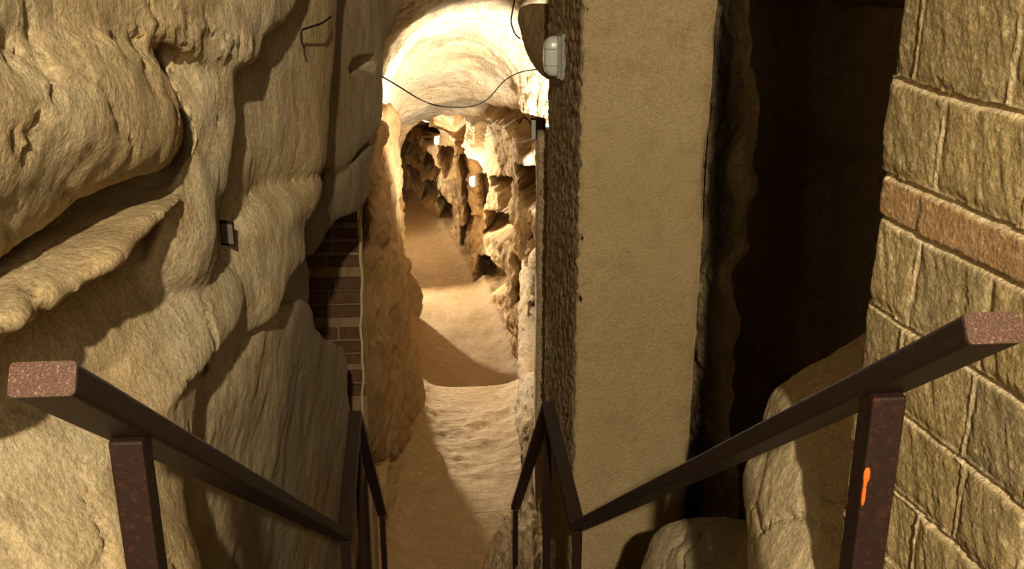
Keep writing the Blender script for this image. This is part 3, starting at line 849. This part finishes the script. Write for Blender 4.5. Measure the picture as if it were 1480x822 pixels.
# ------------------------------------------------------------------ brick pier inside the left wall
def course_pier():
    root = empty('brick_pier', tuple(P(490, 560, 9.6)), 'dark brick pier with pale mortar bands set into the left rock wall', 'pillar')
    inv = root.location.copy()
    y = P(490, 430, 9.6).y
    def xz(px, py):
        a, b, c = ray(px, py); t = y / b
        return float(a * t), float(c * t)
    rows = [300, 326, 343, 362, 385, 400, 420, 439, 458, 473, 487, 505, 524, 545, 566, 590]
    # mortar body
    x0, _ = xz(440, 430); x1, _ = xz(523, 430)
    zt = xz(490, 285)[1]; zb = -7.3
    bm = bmesh.new()
    vv = []
    nz = 70
    box_bm(bm, ((x0 + x1) / 2, y + .22, (zt + zb) / 2), (x1 - x0, .40, zt - zb), bev=.01)
    bmesh.ops.translate(bm, vec=-inv, verts=bm.verts)
    bm_obj('mortar_bed', bm, M['mortar'], root)
    rng = random.Random(3)
    bm = bmesh.new()
    thick = {3, 8}
    zlist = [xz(490, r)[1] for r in (303, 330, 349, 364, 368, 387, 398, 421, 441, 460, 477, 494, 515, 536, 557, 580, 600)]
    rowsd = [(300, 322), (331, 345), (351, 364), (370, 386), (401, 419), (422, 438), (442, 458), (474, 490), (494, 509), (513, 526), (536, 552), (556, 572)]
    for k, (a, b) in enumerate(rowsd):
        za, zb_ = xz(490, a)[1], xz(490, b)[1]
        split = [x0 - .02, x0 + (x1 - x0) * rng.choice([.30, .42, .55]), x1 + .004]
        for u, v in zip(split, split[1:]):
            box_bm(bm, ((u + v) / 2, y + .16, (za + zb_) / 2), (v - u - .018, .34 + rng.uniform(-.01, .012), za - zb_), bev=.008)
    bmesh.ops.translate(bm, vec=-inv, verts=bm.verts)
    bm_obj('brick_courses', bm, M['brick'], root)
    # crooked plaster edge at its right side
    bm = bmesh.new()
    pts = []
    for py in range(292, 640, 10):
        x, z = xz(521 + (py - 300) * .012 + 1.2 * math.sin(py * .05) + .8 * math.sin(py * .13), py)
        pts.append(Vector((x, y - .03, z)) - inv)
    sweep = []
    tube_bm(bm, pts, .013, 6)
    e = bm_obj('plaster_edge', bm, M['tunnel2'], root, True); e['label'] = 'thin pale crooked plaster edge'
M['tunnel2'] = rock_mat('pale_mortar_edge', (.62, .46, .25), (.72, .56, .34), (.5, .35, .18), fine=60, bump=.6)
course_pier()

# ------------------------------------------------------------------ lamps, cables, placard
lampc = P(800, 81, 7.25)
lamp = empty('bulkhead_lamp', tuple(lampc), 'white frosted oval bulkhead lamp near the top of the pier', 'lamp')
fx = .85 - lampc.x
bm = bmesh.new(); box_bm(bm, (fx - .012, 0, 0), (.045, .17, .31), bev=.015); bm_obj('base_plate', bm, M['grey'], lamp)
bm = bmesh.new(); box_bm(bm, (fx - .045, 0, 0), (.028, .15, .285), bev=.012); bm_obj('rim', bm, M['grey'], lamp)
bm = bmesh.new(); pill(bm, (fx - .062, 0, 0), .085, .066, .135, 3.2); bm_obj('glass_cover', bm, M['white'], lamp, True)
bm = bmesh.new()
for z in (-.055, .055):
    bm = bmesh.new(); pts = []
    for k in range(13):
        a = math.pi * k / 12
        f = lambda v: math.copysign(abs(v) ** (2 / 3.2), v)
        pts.append(Vector((fx - .062 - .088 * f(math.sin(a)), .069 * f(math.cos(a)), z)))
    tube_bm(bm, pts, .0022, 6)
    bm_obj('guard_wire', bm, M['grey'], lamp, True)

bc = P(775, 186, 9.55)
fl = empty('flood_lamp', tuple(bc), 'small pale box lamp mounted on the masonry edge behind the pier', 'lamp')
rz = Matrix.Rotation(math.radians(28), 3, 'Z')
bm = bmesh.new(); box_bm(bm, (.02, .02, 0), (.10, .10, .185), rot=rz, bev=.008); bm_obj('housing', bm, M['dark'], fl)
bm = bmesh.new(); box_bm(bm, (-.012, -.030, 0), (.075, .012, .17), rot=rz, bev=.004); bm_obj('front_glass', bm, M['white'], fl)
bm = bmesh.new(); box_bm(bm, (.06, .05, -.03), (.05, .03, .05), bev=.004); bm_obj('bracket', bm, M['grey'], fl)
def small_lamp(px, py, t, label, h=.20, w=.11):
    c = P(px, py, t)
    o = empty('wall_lamp', tuple(c), label, 'lamp', 'small lamps along the tunnel wall')
    bm = bmesh.new(); box_bm(bm, (w * .55, .0, 0), (w * .3, w * 1.2, h * 1.05), bev=.01); bm_obj('base_plate', bm, M['grey'], o)
    bm = bmesh.new(); pill(bm, (0, 0, 0), w * .55, w * .5, h / 2, 2.6, 16, 10); bm_obj('glass_cover', bm, M['lampglow'], o, True)
    return o
small_lamp(683, 262, 20.4, 'small glowing white lamp on the tunnel wall, the lower and nearer one')
small_lamp(631, 203, 25.2, 'small glowing white lamp deep in the tunnel, the higher and farther one')

def cable(px_pts, label, r=.006, sub=8, mat='dark'):
    pts = [P(*p) for p in px_pts]
    out = []
    n = len(pts)
    for i in range(n - 1):
        p0, p1, p2, p3 = pts[max(i - 1, 0)], pts[i], pts[i + 1], pts[min(i + 2, n - 1)]
        for k in range(sub):
            t = k / sub
            out.append(.5 * ((2 * p1) + (p2 - p0) * t + (2 * p0 - 5 * p1 + 4 * p2 - p3) * t * t + (-p0 + 3 * p1 - 3 * p2 + p3) * t ** 3))
    out.append(pts[-1])
    bm = bmesh.new(); tube_bm(bm, out, r, 6)
    o = bm_obj('cable', bm, M[mat], None, True)
    tag(o, label, 'cable')
    return o
cable([(548, 108, 9.2), (575, 124, 10.1), (610, 145, 11.3), (640, 154, 11.4), (680, 154, 11.5), (705, 143, 11.5), (730, 116, 11.5), (757, 103, 11.5), (790, 100, 11.6)],
      'thin black cable sagging across the tunnel mouth under the vault', .0075)
cable([(745, -6, 9.6), (741, 14, 9.6), (739, 32, 9.6), (744, 48, 9.6), (752, 56, 9.6)], 'thin dark cable hanging by the hole at the top of the vault', .007)
cable([(768, 180, 9.7), (762, 172, 9.7), (755, 170, 9.75), (751, 178, 9.8), (748, 172, 9.9)], 'short dark cable curling out beside the box lamp', .006)
cable([(439, 68, 4.42), (436, 58, 4.40), (437, 44, 4.40), (446, 40, 4.45), (466, 33, 4.62), (478, 24, 4.9)], 'short curved dark wire poking out of the left rock near the top', .0045)
# placard on the rock
pc = P(329, 337, 3.70)
pl = empty('placard', tuple(pc), 'small grey placard tucked behind the rock column on the left', 'sign')
bm = bmesh.new(); box_bm(bm, (0, 0, 0), (.055, .008, .09), rot=Matrix.Rotation(math.radians(-25), 3, 'Z'), bev=.002); bm_obj('plate', bm, M['dark'], pl)
bm = bmesh.new(); box_bm(bm, (0, -.005, 0), (.045, .004, .07), rot=Matrix.Rotation(math.radians(-25), 3, 'Z'), bev=.001); bm_obj('sheet', bm, M['tagp'], pl)

# ------------------------------------------------------------------ light
def spot(name, loc, target, energy, angle, blend, col, size=.04):
    d = bpy.data.lights.new(name, 'SPOT'); d.energy = energy; d.spot_size = math.radians(angle); d.spot_blend = blend
    d.color = col; d.shadow_soft_size = size
    o = bpy.data.objects.new(name, d); COL.objects.link(o); o.location = loc
    o.rotation_euler = (Vector(target) - Vector(loc)).to_track_quat('-Z', 'Y').to_euler()
    return o
def point(name, loc, energy, col, size=.05):
    d = bpy.data.lights.new(name, 'POINT'); d.energy = energy; d.color = col; d.shadow_soft_size = size
    o = bpy.data.objects.new(name, d); COL.objects.link(o); o.location = loc
    return o
WARM = (1, .83, .56)
spot('landing_lamp', (.10, -3.0, 2.2), (.05, 6.5, -2.6), 2500, 75, .3, WARM, .05)
point('landing_fill', (.20, -2.2, .8), 170, WARM, .45)
spot('vault_lamp', (1.22, 10.95, -3.0), (.1, 13.2, -1.9), 1000, 110, .5, (1, .93, .80), .05)
spot('gallery_lamp', (-1.05, 16.3, -4.8), (.55, 12.0, -6.2), 1250, 60, .15, (1, .88, .66), .04)
spot('outcrop_fill', (-.52, 10.5, -1.9), (1.0, 11.7, -5.0), 420, 40, .3, (1, .93, .80), .04)  # added unseen spot that brightens the right outcrop
spot('tunnel_lamp', (-1.7, 20.4, -4.3), (.5, 15.0, -6.0), 1600, 110, .3, (1, .88, .66), .05)
q = P(683, 262, 20.4); spot('wall_lamp_light', q + Vector((-.22, -.05, .1)), q + Vector((.0, -1.2, 2.2)), 85, 150, .4, (1, .92, .75), .05)
q = P(631, 203, 25.2); spot('wall_lamp_light_far', q + Vector((-.22, -.05, .1)), q + Vector((.1, -.8, 2.6)), 800, 150, .4, (1, .92, .75), .05)
spot('far_lamp', (-2.9, 26.0, -5.6), (.2, 24.5, -5.2), 420, 120, .4, (1, .90, .70), .05)
w = bpy.data.worlds.new('world'); scene.world = w; w.use_nodes = True
w.node_tree.nodes['Background'].inputs[0].default_value = (1, .75, .5, 1)
w.node_tree.nodes['Background'].inputs[1].default_value = .006

for o in list(scene.objects):
    if o.parent is None: o.location.z += UP
scene.view_settings.view_transform = 'Standard'
scene.view_settings.look = 'None'
scene.view_settings.gamma = 1
scene.view_settings.exposure = 0
scene.view_settings.use_curve_mapping = False
